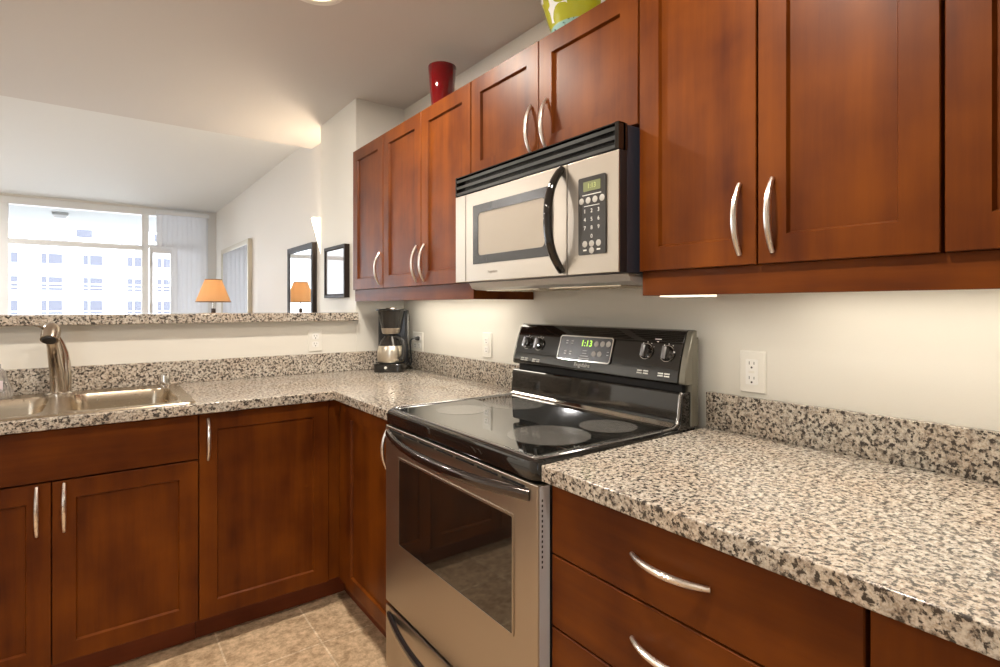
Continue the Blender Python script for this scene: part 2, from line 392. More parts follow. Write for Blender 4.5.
for xc, wd in ((-3.33, 0.28), (-2.455, 0.525), (-1.485, 0.515), (-0.35, 0.56), (0.42, 0.5), (1.4, 0.5), (-4.4, 0.5)):
    for zt, zb in ((2.835, 2.50), (2.15, 1.715), (1.45, 1.0), (0.78, 0.33)):
        x0, x1, z0, z1 = BX(xc-wd/2), BX(xc+wd/2), BZ(zb), BZ(zt)
        W = x1-x0; xm = x0+W*0.32
        fr = MB().box(x0, x1, BY-0.10, BY-0.03, z0, z0+0.06).box(x0, x1, BY-0.10, BY-0.03, z1-0.06, z1).box(x0, x0+0.06, BY-0.10, BY-0.03, z0, z1).box(x1-0.06, x1, BY-0.10, BY-0.03, z0, z1).box(xm-0.06, xm+0.06, BY-0.10, BY-0.03, z0, z1)
        if zt < 2.5: fr.box(x0, x1, BY-0.10, BY-0.03, z0+0.26, z0+0.34)
        f = fr.build('window', FFR, bd)
        box(x0, x1, BY-0.05, BY-0.01, z0, z1).build('pane', FWIN, f)
for px0, px1, z0, z1 in ((-13.3, -12.2, 7.6, 8.3), (-11.8, -10.6, 7.6, 8.3), (-2.8, -1.7, 7.4, 8.1), (3.0, 4.2, 7.4, 8.1)):
    box(px0, px1, BY+2.9, BY+2.98, z0, z1).build('penthouse_window', FWIN, bd)
for x0, x1, h in ((-8.6, -7.2, 0.5), (-5.6, -4.4, 0.7), (-3.7, -2.4, 0.45), (0.4, 1.7, 0.6)):
    MB().box(x0, x1, BY+0.8, BY+1.7, 6.25, 6.75+h).box(x0+0.1, x1-0.1, BY+0.75, BY+0.8, 6.7, 6.7+h*0.8).build('roof_vent', plain('roof_vent_grey', (0.42, 0.42, 0.45), 0.7), bd)

# ------------------------------------------------------------------ base cabinets
DT, DB = 0.868, 0.145            # door top and bottom of the base cabinets
def cab(name, label, loc): return thing(name, label, 'cabinet', loc)
G = 0.0015
# sink cabinet
c = cab('sink_base_cabinet', 'cherry base cabinet below the sink with a plain false front over two doors', (-1.508, -0.3, FZ))
MB().box(-1.908, -1.108, -0.598, -0.005, 0.14, 0.7).box(-1.908, -1.108, -0.598, -0.55, 0.7, 0.876).build('body', CORE, c)
box(-1.908, -1.108, -0.535, -0.515, FZ, 0.14).build('toe_kick', KICK, c)
slab('Y', -1.908+G, -1.108-G, 0.716, 0.872, -0.62).build('false_front', WDX, c)
for a0, a1, hx in ((-1.906, -1.5095, -1.543), (-1.5065, -1.1095, -1.478)):
    d = shaker('Y', a0, a1, DB, 0.711, -0.62).build('door', WD, c)
    pull((hx, -0.62, 0.553), (hx, -0.62, 0.703), (0, -1, 0)).build('handle', NICK, d)
# corner cabinet on the half wall side
c = cab('corner_base_cabinet', 'cherry base cabinet with one tall door right of the sink cabinet, by the corner', (-0.88, -0.3, FZ))
MB().box(-1.107, -0.592, -0.598, -0.005, 0.14, 0.876).build('body', CORE, c)
box(-1.107, -0.545, -0.532, -0.512, FZ, 0.14).build('toe_kick', KICK, c)
d = shaker('Y', -1.1065, -0.6475, DB, 0.872, -0.62).build('door', WD, c)
pull((-1.079, -0.62, 0.708), (-1.079, -0.62, 0.856), (0, -1, 0)).build('handle', NICK, d)
slab('Y', -0.6455, -0.5925, DB, 0.872, -0.612, 0.012).build('filler_strip', WD, c)
# range side, between the corner and the range
c = cab('narrow_base_cabinet', 'narrow cherry base cabinet between the room corner and the range', (-0.3, -0.88, FZ))
MB().box(-0.588, -0.005, -1.139, -0.603, 0.14, 0.876).build('body', CORE, c)
box(-0.548, -0.528, -1.139, -0.536, FZ, 0.14).build('toe_kick', KICK, c)
slab('X', -0.700, -0.622, DB, 0.872, -0.603, 0.012).build('filler_strip', WD, c)
d = shaker('X', -1.139, -0.702, DB, 0.872, -0.61).build('door', WD, c)
pull((-0.61, -1.105, 0.70), (-0.61, -1.105, 0.85), (-1, 0, 0)).build('handle', NICK, d)
# drawers right of the range
c = cab('drawer_base_cabinet', 'cherry cabinet of stacked drawers with bow handles right of the range', (-0.3, -2.21, FZ))
MB().box(-0.588, -0.005, -2.508, -1.912, 0.14, 0.876).build('body', CORE, c)
box(-0.535, -0.515, -2.508, -1.912, FZ, 0.14).build('toe_kick', KICK, c)
for z0, z1 in ((0.7225, 0.872), (0.567, 0.719), (0.411, 0.5635), (0.145, 0.4075)):
    d = slab('X', -2.508+G, -1.912-G, z0, z1, -0.61).build('drawer', WDY, c)
    zc = (z0+z1)/2 + (0.003 if z0 > 0.2 else 0.03)
    pull((-0.61, -2.290, zc), (-0.61, -2.132, zc), (-1, 0, 0)).build('handle', NICK, d)
c = cab('end_base_cabinet', 'cherry base cabinet right of the drawers, cut by the frame edge', (-0.3, -2.82, FZ))
MB().box(-0.588, -0.005, -3.12, -2.511, 0.14, 0.876).build('body', CORE, c)
box(-0.535, -0.515, -3.12, -2.511, FZ, 0.14).build('toe_kick', KICK, c)
d = shaker('X', -3.12+G, -2.5125, DB, 0.872, -0.61, st=0.075).build('door', WD, c)
pull((-0.61, -3.08, 0.70), (-0.61, -3.08, 0.85), (-1, 0, 0)).build('handle', NICK, d)

# ------------------------------------------------------------------ granite
CT, CB = 0.914, 0.8785
ct = MB()
poly = [(-1.985, -0.6512), (-0.6345, -0.6512), (-0.6345, -1.1405), (0.0, -1.1405), (0.0, 0.0), (-1.985, 0.0)]
hole = rrect(-1.945, -1.150, -0.590, -0.140, 0.05)
def poly_with_hole(mb, outer, inner, z0, z1):
    bm = mb.bm
    from mathutils.geometry import tessellate_polygon
    allp = outer+inner
    tris = tessellate_polygon([[Vector((a, b, 0)) for a, b in outer], [Vector((a, b, 0)) for a, b in inner]])
    top = [bm.verts.new((a, b, z1)) for a, b in allp]; bot = [bm.verts.new((a, b, z0)) for a, b in allp]
    for t in tris: mb.face([top[i] for i in t]); mb.face([bot[i] for i in reversed(t)])
    no = len(outer)
    for lo, n in ((0, no), (no, len(inner))):
        for i in range(n):
            j = (i+1) % n; mb.face([top[lo+i], top[lo+j], bot[lo+j], bot[lo+i]])
poly_with_hole(ct, poly, hole, CB, CT)
k = ct.build('countertop', GR, loc=(-0.8, -0.3, CB), bevel=0.003)
tag(k, 'L-shaped speckled granite countertop around the sink and the corner', 'countertop')
MB().prism([(-1.985, -0.02), (-0.02, -0.02), (-0.02, -1.1405), (-0.0005, -1.1405), (-0.0005, -0.0005), (-1.985, -0.0005)], CT+0.0004, 1.0125, 'Z').build('backsplash', GR, k, bevel=0.0015)
k = MB().box(-0.6345, 0.0, -3.14, -1.9065, CB, CT).build('countertop', GR, loc=(-0.3, -2.5, CB), bevel=0.003)
tag(k, 'straight speckled granite countertop right of the range above the drawers', 'countertop')
MB().box(-0.02, -0.0005, -3.14, -1.9065, CT+0.0004, 1.0125).build('backsplash', GR, k, bevel=0.0015)
k = MB().box(-2.03, -0.288, -0.052, 0.25, 1.179, 1.221).build('bar_ledge', GR, loc=(-1.1, 0.1, 1.179), bevel=0.004)
tag(k, 'long granite bar ledge capping the half wall behind the sink', 'ledge')

# ------------------------------------------------------------------ upper cabinets
UF = -0.303; UB, UT = 1.341, 2.076
def upper(name, label, y0, y1, z0, doors):
    c = cab(name, label, (-0.15, (y0+y1)/2, z0))
    box(-0.281, -0.001, y0+0.0005, y1-0.0005, z0, UT).build('body', WD, c)
    for a0, a1, hy, hz0, hz1 in doors:
        d = shaker('X', a0+G, a1-G, z0, UT-0.001, UF).build('door', WD, c)
        pull((UF, hy, hz0), (UF, hy, hz1), (-1, 0, 0)).build('handle', NICK, d)
upper('wall_cabinet', 'narrow single door cherry wall cabinet beside the pillar', -0.383, -0.004, UB, [(-0.382, -0.006, -0.342, 1.360, 1.513)])
upper('wall_cabinet', 'two door cherry wall cabinet over the coffee maker side, left of the microwave', -1.137, -0.384, UB, [(-0.759, -0.385, -0.720, 1.358, 1.513), (-1.136, -0.760, -0.788, 1.358, 1.513)])
upper('wall_cabinet', 'short two door cherry wall cabinet directly above the microwave', -1.898, -1.138, 1.715, [(-1.514, -1.1385, -1.479, 1.733, 1.884), (-1.8975, -1.515, -1.550, 1.733, 1.884)])
upper('wall_cabinet', 'large two door cherry wall cabinet right of the microwave', -2.509, -1.899, UB, [(-2.203, -1.900, -2.166, 1.363, 1.513), (-2.508, -2.204, -2.236, 1.363, 1.513)])
upper('wall_cabinet', 'cherry wall cabinet at the right frame edge', -3.14, -2.510, UB, [(-2.825, -2.511, -2.79, 1.363, 1.513), (-3.139, -2.826, -2.86, 1.363, 1.513)])
r = MB().prism([(-0.290, -0.004), (-0.290, -1.137), (-0.002, -1.137), (-0.002, -1.119), (-0.272, -1.119), (-0.272, -0.004)], 1.2805, 1.3405, 'Z').build('light_rail', WDY, loc=(-0.28, -0.57, 1.2805), bevel=0.001)
tag(r, 'cherry light rail under the wall cabinets left of the microwave', 'rail')
r = MB().prism([(-0.290, -3.14), (-0.290, -1.901), (-0.002, -1.901), (-0.002, -1.919), (-0.272, -1.919), (-0.272, -3.14)], 1.2805, 1.3405, 'Z').build('light_rail', WDY, loc=(-0.28, -2.5, 1.2805), bevel=0.001)
tag(r, 'cherry light rail under the wall cabinets right of the microwave', 'rail')
LENS = plain('lamp_lens', (0.8, 0.75, 0.65), 0.4, emit=(1.0, 0.86, 0.62), estr=1.4)
def strip(label, x0, x1, y0, y1, z0, watts):
    t = thing('under_cabinet_light', label, 'light', ((x0+x1)/2, (y0+y1)/2, z0), 'lights under the wall cabinets')
    box(x0, x1, y0, y1, z0+0.006, 1.3405).build('housing', PLASTW, t, bevel=0.002)
    box(x0+0.006, x1-0.006, y0+0.006, y1-0.006, z0, z0+0.006).build('lens', LENS, t)
    area_light('under_cabinet_lamp', ((x0+x1)/2, (y0+y1)/2, z0-0.002), x1-x0-0.012, watts, UNDER, (0, 0, 0), 'RECTANGLE', y1-y0-0.012)
strip('slim lamp under the left wall cabinets, above the coffee maker', -0.19, -0.09, -1.02, -0.18, 1.30, 1.6)
strip('short warm lamp under the right wall cabinets close to the microwave', -0.266, -0.20, -2.06, -1.925, 1.277, 0.4)
strip('slim lamp under the right wall cabinets, behind the rail', -0.19, -0.09, -3.05, -2.16, 1.30, 1.4)

# ------------------------------------------------------------------ microwave
m = thing('microwave', 'stainless over the range microwave with black top grille and black bow handle', 'microwave', (-0.18, -1.515, 1.31))
Y0, Y1 = -1.8925, -1.1405
box(-0.338, -0.002, Y0+0.0015, Y1-0.0015, 1.337, 1.7085).build('body', BLACKS, m, bevel=0.003)
vg = MB(); vg.box(-0.352, -0.338, Y0, Y1, 1.6425, 1.7095)
for z0 in (1.6440, 1.6665, 1.6890):
    vg.prism([(-0.352, z0), (-0.369, z0+0.001), (-0.3705, z0+0.010), (-0.352, z0+0.017)], Y0+0.012, Y1-0.006, 'Y')
vg.box(-0.3705, -0.345, Y0, Y0+0.012, 1.6425, 1.7095).box(-0.3705, -0.345, Y1-0.006, Y1, 1.6425, 1.7095).box(-0.369, -0.345, Y0, Y1, 1.7065, 1.7095)
vg.build('vent_grille', BLACKG, m)
MB().box(-0.364, -0.338, Y0+0.0005, Y1-0.0005, 1.3375, 1.6415).build('bezel', BLACKM, m, bevel=0.002)
d = MB().box(-0.370, -0.3642, -1.709, Y1, 1.338, 1.6405).build('door', STV, m, bevel=0.002)
MB().box(-0.3715, -0.3695, -1.207, -1.2055, 1.340, 1.639).build('trim_line', plain('seam_grey', (0.25, 0.23, 0.2), 0.4), d)
def rr_frame(x0, x1, a0, a1, b0, b1, r, ia, ib, ir):
    mb = MB(); o = rrect(a0, a1, b0, b1, r); i = rrect(a0+ia, a1-ia, b0+ib, b1-ib, ir)
    mb.rings([[Vector((x, a, b)) for a, b in P] for x, P in ((x1, o), (x0, o), (x0, i), (x1, i))], closed=True)
    return mb
rr_frame(-0.3735, -0.3690, -1.652, -1.256, 1.396, 1.594, 0.004, 0.030, 0.028, 0.014).build('window_frame', CHARC, d)
MB().prism(rrect(-1.623, -1.285, 1.423, 1.567, 0.014), -0.3718, -0.3695, 'X').build('window', MWWIN, d)
# bow handle
pts, rad = [], []
for i in range(25):
    t = i/24; b = 1-abs(2*t-1)**2.6
    pts.append((-0.370-0.052*b, -1.690, 1.350+(1.632-1.350)*t)); rad.append(0.0125+0.002*math.sin(PI*t))
MB().tube(pts, rad, 14, 0.8, up=(1, 0, 0)).build('handle', BLACKG, d)
MB().text('Frigidaire', 0.014, facingX(-0.3703, -1.365, 1.367)).build('lettering', plain('grey_logo', (0.35, 0.30, 0.25), 0.4, 0.6), d)
cp = MB().box(-0.370, -0.3642, Y0, -1.7115, 1.338, 1.6405).build('control_panel', STV, m, bevel=0.002)
kp = MB().prism(rrect(-1.853, -1.757, 1.388, 1.590, 0.005), -0.3735, -0.3695, 'X').build('keypad', CHARC, cp)
MB().prism(rrect(-1.836, -1.776, 1.553, 1.578, 0.002), -0.3745, -0.373, 'X').build('display', OLIVED, kp)
MB().text('1:13', 0.018, facingX(-0.3747, -1.806, 1.5655)).build('display_digits', OLIVET, kp)
mk = MB()
for r_, z in enumerate((1.501, 1.479, 1.457)):
    for c_, y in enumerate((-1.781, -1.805, -1.829)): mk.text(str(r_*3+c_+1), 0.0145, facingX(-0.3737, y, z))
mk.text('0', 0.0145, facingX(-0.3737, -1.805, 1.435))
mk.box(-0.3738, -0.3733, -1.838, -1.772, 1.5425, 1.5445).box(-0.3738, -0.3733, -1.832, -1.778, 1.5135, 1.515)
mk.box(-0.3738, -0.3733, -1.787, -1.775, 1.398, 1.402).box(-0.3738, -0.3733, -1.835, -1.823, 1.398, 1.402)
mk.build('keypad_marks', WHITEP, kp)
for y, z in ((-1.769, 1.529), (-1.793, 1.529), (-1.817, 1.529), (-1.841, 1.529), (-1.781, 1.416), (-1.805, 1.416), (-1.829, 1.416), (-1.805, 1.3985)):
    MB().lathe([(0.0085, 0), (0.0085, 0.001), (0.007, 0.0015)], (-0.3732, y, z), 18, Matrix.Rotation(-PI/2, 3, 'Y')).build('button', GREYP, kp)
MB().prism([(-0.330, 1.337), (-0.318, 1.318), (-0.30, 1.312), (-0.03, 1.310), (-0.03, 1.337)], -1.888, -1.165, 'Y').build('underside', plain('galvanised_grey', (0.55, 0.54, 0.52), 0.35, 0.6), m, bevel=0.002)
for a0, a1 in ((-1.50, -1.22), (-1.83, -1.55)):
    g = MB()
    for i in range(9): g.box(-0.29+i*0.022, -0.282+i*0.022, a0, a1, 1.3075, 1.3105)
    g.build('filter', STB, m)

# ------------------------------------------------------------------ range
m = thing('range', 'freestanding black and stainless electric range with glass cooktop', 'range', (-0.33, -1.524, FZ))
RY0, RY1 = -1.9035, -1.1445
box(-0.60, -0.055, RY0+0.004, RY1-0.004, FZ+0.02, 0.905).build('body', BLACKM, m, bevel=0.003)
ft = MB()
for x in (-0.56, -0.08):
    for y in (RY0+0.05, RY1-0.05): ft.lathe([(0.02, FZ), (0.02, FZ+0.02)], (x, y, 0), 12)
ft.build('foot', BLACKM, m)
# cooktop: pressed rim and glass
def R(i, z, r): return [Vector((a, b, z)) for a, b in rrect(-0.646+i, -0.105-i*0.3, RY0-0.002+i, RY1+0.002-i, r)]
ck = MB().rings([R(0.012, 0.872, 0.018), R(0.002, 0.878, 0.024), R(0.0, 0.905, 0.026), R(0.003, 0.9165, 0.026), R(0.012, 0.923, 0.026), R(0.020, 0.9235, 0.026), R(0.030, 0.9205, 0.02), R(0.032, 0.9203, 0.02)]).build('cooktop', BLACKG, m)
MB().rings([R(0.010, 0.9222, 0.0255), R(0.0125, 0.9246, 0.0255), R(0.0205, 0.9246, 0.0255), R(0.023, 0.9230, 0.0255)], cap0=False, cap1=False).build('rim_line', plain('grey_rim_metal', (0.34, 0.33, 0.33), 0.16, 0.9), ck)
MB().prism(rrect(-0.620, -0.118, RY0+0.036, RY1-0.036, 0.012), 0.9204, 0.9215, 'Z').build('glass_top', GLASSB, ck)
for x, y, r in ((-0.458, -1.735, 0.108), (-0.258, -1.757, 0.080), (-0.458, -1.315, 0.080), (-0.250, -1.325, 0.108)):
    MB().lathe([(r, 0.9215), (r, 0.9218)], (x, y, 0), 48).build('burner', BURN, ck)
# backguard
def prof(pts, y0, y1): return MB().prism(pts, y0, y1, 'Y')
lower = prof([(-0.138, 0.921), (-0.126, 0.931), (-0.118, 1.012), (-0.113, 1.017), (-0.055, 1.017), (-0.055, 0.905), (-0.13, 0.905)], RY0+0.004, RY1-0.004).build('lower_backguard', BLACKG, m, bevel=0.003)
prof([(-0.098, 1.016), (-0.098, 1.037), (-0.055, 1.037), (-0.055, 1.016)], RY0+0.02, RY1-0.02).build('vent_gap', DARKV, m)
prof([(-0.1405, 0.9225), (-0.138, 0.926), (-0.128, 0.933), (-0.1285, 0.9295), (-0.136, 0.9225)], RY0+0.02, RY1-0.02).build('rear_trim', CHROME, ck)
cp = [(-0.113, 1.037), (-0.118, 1.042), (-0.1155, 1.062), (-0.103, 1.110), (-0.089, 1.150), (-0.080, 1.174), (-0.074, 1.184), (-0.064, 1.1875), (-0.054, 1.1875), (-0.054, 1.037)]
bgd = prof(cp, RY0+0.022, RY1-0.012).build('backguard', BLACKG, m, bevel=0.001)
GUN = plain('end_cap_grey', (0.20, 0.19, 0.155), 0.25, 0.5)
for a0, a1 in ((RY0, RY0+0.0215), (RY1-0.0115, RY1)):
    prof([(x+0.003, z) for x, z in cp[:8]]+[(-0.056, 1.186), (-0.056, 1.037)], a0, a1).build('end_cap', GUN, m, bevel=0.004)
    prof([(-0.085, 0.921), (-0.080, 1.130), (-0.072, 1.160), (-0.052, 1.168), (-0.052, 0.921)], a0-0.001, a1).build('side_column', GUN, m, bevel=0.002)
# tilted control face: local frame (u to the right = -Y, v up the slope)
A, B = Vector((-0.1155, 0, 1.062)), Vector((-0.089, 0, 1.150))
sl = (B-A).normalized(); nn = Vector((-sl.z, 0, sl.x))
def face_m(y, z, off=0.0):
    p = A+sl*((z-A.z)/sl.z)+nn*off
    Mx = Matrix(((0, sl.x, nn.x, p.x), (-1, 0, 0, y), (0, sl.z, nn.z, p.z), (0, 0, 0, 1)))
    return Mx
def on_face(mb, u0, u1, z0, z1, r, d0, d1, ymid):
    Mx = face_m(ymid, 0.5*(z0+z1)); h = (z1-z0)/2/sl.z
    return mb.rings([[Mx @ Vector((a, b, d)) for a, b in rrect(u0, u1, -h, h, r)] for d in (d0, d1)])
dp = on_face(MB(), -0.118, 0.118, 1.074, 1.150, 0.008, 0.0005, 0.0045, -1.515).build('control_panel', CHARC, bgd)
Mx = face_m(-1.515, 1.112); h = 0.038/sl.z
MB().rings([[Mx @ Vector((a, b, d)) for a, b in P] for d, P in ((0.003, rrect(-0.121, 0.121, -h-.003, h+.003, .010)), (0.006, rrect(-0.121, 0.121, -h-.003, h+.003, .010)), (0.006, rrect(-0.117, 0.117, -h+.001, h-.001, .007)), (0.003, rrect(-0.117, 0.117, -h+.001, h-.001, .007)))], closed=True).build('panel_trim', CHROME, dp)
MB().text('1:13', 0.030, face_m(-1.522, 1.129, 0.0049)).build('display', GREEND, dp)
mk = MB()
for u, z in ((-0.085, 1.135), (-0.060, 1.135), (-0.085, 1.127), (-0.060, 1.127), (-0.085, 1.10), (-0.060, 1.10), (-0.085, 1.092), (-0.060, 1.092)):
    mk.box(-0.005, 0.005, -0.0015, 0.0015, 0, 0.0004, face_m(-1.515-u, z, 0.0047))
for z, hw in ((1.106, 0.010), (1.0975, 0.010), (1.089, 0.018), (1.081, 0.024)):
    mk.box(-hw, hw, -0.001, 0.001, 0, 0.0004, face_m(-1.515-0.005, z, 0.0047))
for u, z in ((0.105, 1.107), (0.105, 1.098)): mk.box(-0.004, 0.004, -0.001, 0.001, 0, 0.0004, face_m(-1.515-u, z, 0.0047))
mk.build('panel_marks', GREYP, dp)
for u, z in ((0.050, 1.130), (0.076, 1.131), (0.101, 1.132), (0.046, 1.098), (0.071, 1.099)):
    q = MB(); Mq = face_m(-1.515-u, z, 0.0046)
    q.rings([[Mq @ Vector((r*math.cos(2*PI*k/18), r*math.sin(2*PI*k/18), dd)) for k in range(18)] for r, dd in ((0.0095, 0), (0.0095, 0.001), (0.008, 0.0014))]); q.build('button', GREYP, dp)
MB().text('Frigidaire', 0.019, face_m(-1.515, 1.060, 0.0004)).build('lettering', WHITEP, bgd)
# knobs
def knob(y, z):
    Mk = face_m(y, z, 0.0)
    q = MB(); q.rings([[Mk @ Vector((r*math.cos(2*PI*k/28), r*math.sin(2*PI*k/28), d)) for k in range(28)] for r, d in ((0.0225, 0.0), (0.0225, 0.004), (0.0208, 0.006), (0.0198, 0.014), (0.018, 0.0165), (0.009, 0.017))])
    kb = q.build('knob', BLACKG, bgd)
    MB().rings([[Mk @ Vector((a, b, d)) for a, b in rrect(-0.0055-e, 0.0055+e, -0.0185, 0.0185, 0.003)] for e, d in ((0.001, 0.0165), (0, 0.0215), (-0.0015, 0.023))]).build('grip', plain('knob_grip', (0.30, 0.30, 0.31), 0.2, 0.7), kb)
    MB().rings([[Mk @ Vector((r*math.cos(2*PI*k/28), r*math.sin(2*PI*k/28), d)) for k in range(28)] for r, d in ((0.024, 0.0002), (0.024, 0.003), (0.0226, 0.003), (0.0226, 0.0002))], closed=True).build('ring', CHROME, kb)
    mk = MB()
    for i in range(11):
        a = math.radians(-60+30*i)
        mk.box(0.0285*math.cos(a)-0.0013, 0.0285*math.cos(a)+0.0013, 0.0285*math.sin(a)-0.0013, 0.0285*math.sin(a)+0.0013, 0, 0.0004, Mk @ Matrix.Translation((0, 0, 0.0003)))
    mk.box(-0.006, 0.006, -0.0365, -0.034, 0, 0.0004, Mk @ Matrix.Translation((0, 0, 0.0003)))
    for sx in (-1, 1):
        for r_ in range(2): mk.box(sx*0.011-0.009, sx*0.011+0.009, -0.060-r_*0.007, -0.056-r_*0.007, 0, 0.0004, Mk @ Matrix.Translation((0, 0, 0.0003)))
    mk.build('knob_marks', WHITEP, bgd)
for y, z in ((-1.218, 1.117), (-1.284, 1.116), (-1.762, 1.121), (-1.836, 1.119)): knob(y, z)
mk = MB().box(-0.011, 0.011, -0.0013, 0.0013, 0, 0.0004, face_m(-1.797, 1.158, 0.0004)); mk.box(-0.003, 0.003, -0.001, 0.001, 0, 0.0004, face_m(-1.797, 1.151, 0.0004)); mk.build('lamp_marks', WHITEP, bgd)
# oven door
DX = -0.641
d = MB().box(DX, -0.607, RY0, RY1, 0.298, 0.8695).build('oven_door', STV, m, bevel=0.004, seg=3)
vs = MB()
for i in range(7):
    y = RY1-0.03-i*0.1; vs.box(DX-0.0006, DX+0.004, y-0.085, y, 0.8545, 0.8595)
vs.build('vent_slots', DARKV, d)
rr_frame(DX-0.0022, DX+0.003, -1.822, -1.238, 0.505, 0.783, 0.006, 0.006, 0.006, 0.004).build('window_trim', STV, d)
MB().prism(rrect(-1.816, -1.244, 0.511, 0.777, 0.004), DX-0.0012, DX+0.003, 'X').build('window', OVENW, d)
def bow(z, y0, y1, depth, r, drop=0.0):
    pts, rad = [], []
    for i in range(31):
        t = i/30; b = 1-abs(2*t-1)**2.2
        pts.append((DX+0.003-depth*b, y1+(y0-y1)*t, z-drop*b)); rad.append(r)
    return MB().tube(pts, rad, 14, 0.62, up=(1, 0, 0))
MB().tube([(-0.20, RY0+0.010, 0.9235), (-0.155, RY0+0.010, 0.9255), (-0.137, RY0+0.010, 0.934), (-0.129, RY0+0.010, 0.952), (-0.122, RY0+0.010, 1.008), (-0.116, RY0+0.010, 1.016)], 0.0042, 10).build('corner_trim', plain('dark_trim_metal', (0.30, 0.29, 0.28), 0.2, 0.9), ck)
bow(0.842, RY0+0.028, RY1-0.012, 0.050, 0.0140, 0.004).build('handle', plain('black_chrome', (0.10, 0.085, 0.08), 0.12, 0.9), d)
box(DX+0.005, -0.6075, RY0-0.0011, RY0+0.002, 0.302, 0.866).build('side_edge', plain('light_grey_enamel', (0.62, 0.62, 0.65), 0.3), d)
ds = MB()
for i in range(14): ds.box(DX+0.010, DX+0.0135, RY0-0.0016, RY0+0.002, 0.690+i*0.011, 0.6955+i*0.011)
ds.build('side_slots', DARKV, d)
d = MB().box(DX, -0.607, RY0, RY1, FZ+0.045, 0.288).build('storage_drawer', STV, m, bevel=0.004, seg=3)
bow(0.258, RY0+0.03, RY1-0.02, 0.043, 0.0135, 0.004).build('handle', plain('black_bar', (0.02, 0.018, 0.018), 0.15), d)

# ------------------------------------------------------------------ sink, faucet and what stands by them
s = thing('kitchen_sink', 'double bowl stainless steel sink set in the granite', 'sink', (-1.55, -0.35, 0.74))
SZ = 0.914
o = rrect(-1.966, -1.113, -0.624, -0.062, 0.03)
rim = MB()
def ring(P, z): return [Vector((a, b, z)) for a, b in P]
holes = [(-1.935, -1.535, -0.578, -0.165), (-1.480, -1.160, -0.578, -0.165)]
from mathutils.geometry import tessellate_polygon
hs = [rrect(*h, 0.06, 7) for h in holes]
inner = rrect(-1.956, -1.123, -0.614, -0.072, 0.024)
allp = inner+hs[0]+hs[1]
tv = [rim.bm.verts.new((a, b, SZ+0.0045)) for a, b in allp]
for t in tessellate_polygon([[Vector((a, b, 0)) for a, b in P] for P in (inner, hs[0], hs[1])]): rim.face([tv[i] for i in t])
n = len(inner)
prev = tv[:n]
for P, z in ((rrect(-1.961, -1.118, -0.619, -0.067, 0.027), SZ+0.0052), (o, SZ+0.0005)):
    cur = [rim.bm.verts.new((a, b, z)) for a, b in P]
    for i in range(n): rim.face([prev[i], prev[(i+1) % n], cur[(i+1) % n], cur[i]])
    prev = cur
rim.build('rim', STB, s, recalc=True)
for (x0, x1, y0, y1), bd_ in zip(holes, (0.17, 0.17)):
    rs = []
    for i, z, r in ((0, SZ+0.0045, 0.06), (0.003, SZ-0.002, 0.058), (0.008, SZ-0.03, 0.055), (0.018, SZ-bd_+0.03, 0.05), (0.03, SZ-bd_+0.008, 0.04), (0.05, SZ-bd_, 0.03)):
        rs.append(ring(rrect(x0+i, x1-i, y0+i, y1-i, r, 7), z))
    b_ = MB().rings(rs[::-1], cap0=True, cap1=False).build('bowl', STB, s)
    MB().lathe([(0.042, SZ-bd_+0.0005), (0.04, SZ-bd_+0.003), (0.02, SZ-bd_+0.001)], ((x0+x1)/2, (y0+y1)/2, 0), 24).build('drain', CHROME, b_)
f = thing('kitchen_faucet', 'brushed nickel pull out faucet rising behind the sink', 'faucet', (-1.516, -0.115, 0.919))
MB().lathe([(0.045, 0.9187), (0.045, 0.923), (0.040, 0.927), (0.036, 0.929)], (-1.510, -0.115, 0), 32).build('base', CHROME, f)
MB().tube([(-1.513, -0.113, 0.926), (-1.514, -0.114, 0.96), (-1.518, -0.118, 1.01), (-1.524, -0.126, 1.06), (-1.528, -0.140, 1.10), (-1.532, -0.155, 1.130), (-1.532, -0.163, 1.145)], [0.027, 0.0255, 0.0235, 0.0215, 0.0195, 0.019, 0.019], 20).build('body', FAUC, f)
hd = MB().tube([(-1.527, -0.150, 1.181), (-1.5285, -0.155, 1.179), (-1.530, -0.162, 1.173), (-1.531, -0.171, 1.164), (-1.533, -0.184, 1.148), (-1.536, -0.199, 1.130)], [0.007, 0.018, 0.026, 0.0285, 0.029, 0.0275], 24).build('spray_head', FAUC, f)
MB().tube([(-1.536, -0.1985, 1.1305), (-1.5365, -0.202, 1.126)], [0.0225, 0.020], 18).build('aerator', BLACKM, hd)
MB().tube([(-1.552, -0.165, 1.172), (-1.565, -0.172, 1.181), (-1.577, -0.178, 1.184)], [0.007, 0.005, 0.004], 10).build('spray_button', CHROME, hd)
MB().tube([(-1.491, -0.104, 0.927), (-1.489, -0.103, 0.97), (-1.490, -0.100, 1.03), (-1.496, -0.094, 1.075), (-1.505, -0.092, 1.110), (-1.514, -0.094, 1.135)], [0.016, 0.0155, 0.014, 0.012, 0.009, 0.006], 16).build('lever', FAUC, f)
a = MB().lathe([(0.023, 0.9187), (0.023, 0.922), (0.0195, 0.9235), (0.0195, 0.965), (0.018, 0.970), (0.009, 0.972)], (-1.166, -0.108, 0), 28).build('air_gap_cap', CHROME, loc=(-1.166, -0.108, 0.9187))
tag(a, 'small chrome cylinder cap at the back right corner of the sink', 'cap')
CLEARP = plain('clear_soap_plastic', (0.80, 0.78, 0.76), 0.08); CLEARP.node_tree.nodes['Principled BSDF'].inputs['Transmission Weight'].default_value = 0.85
sb = thing('soap_bottle', 'clear soap bottle with pump standing by the sink at the left frame edge', 'bottle', (-1.690, -0.115, 0.919))
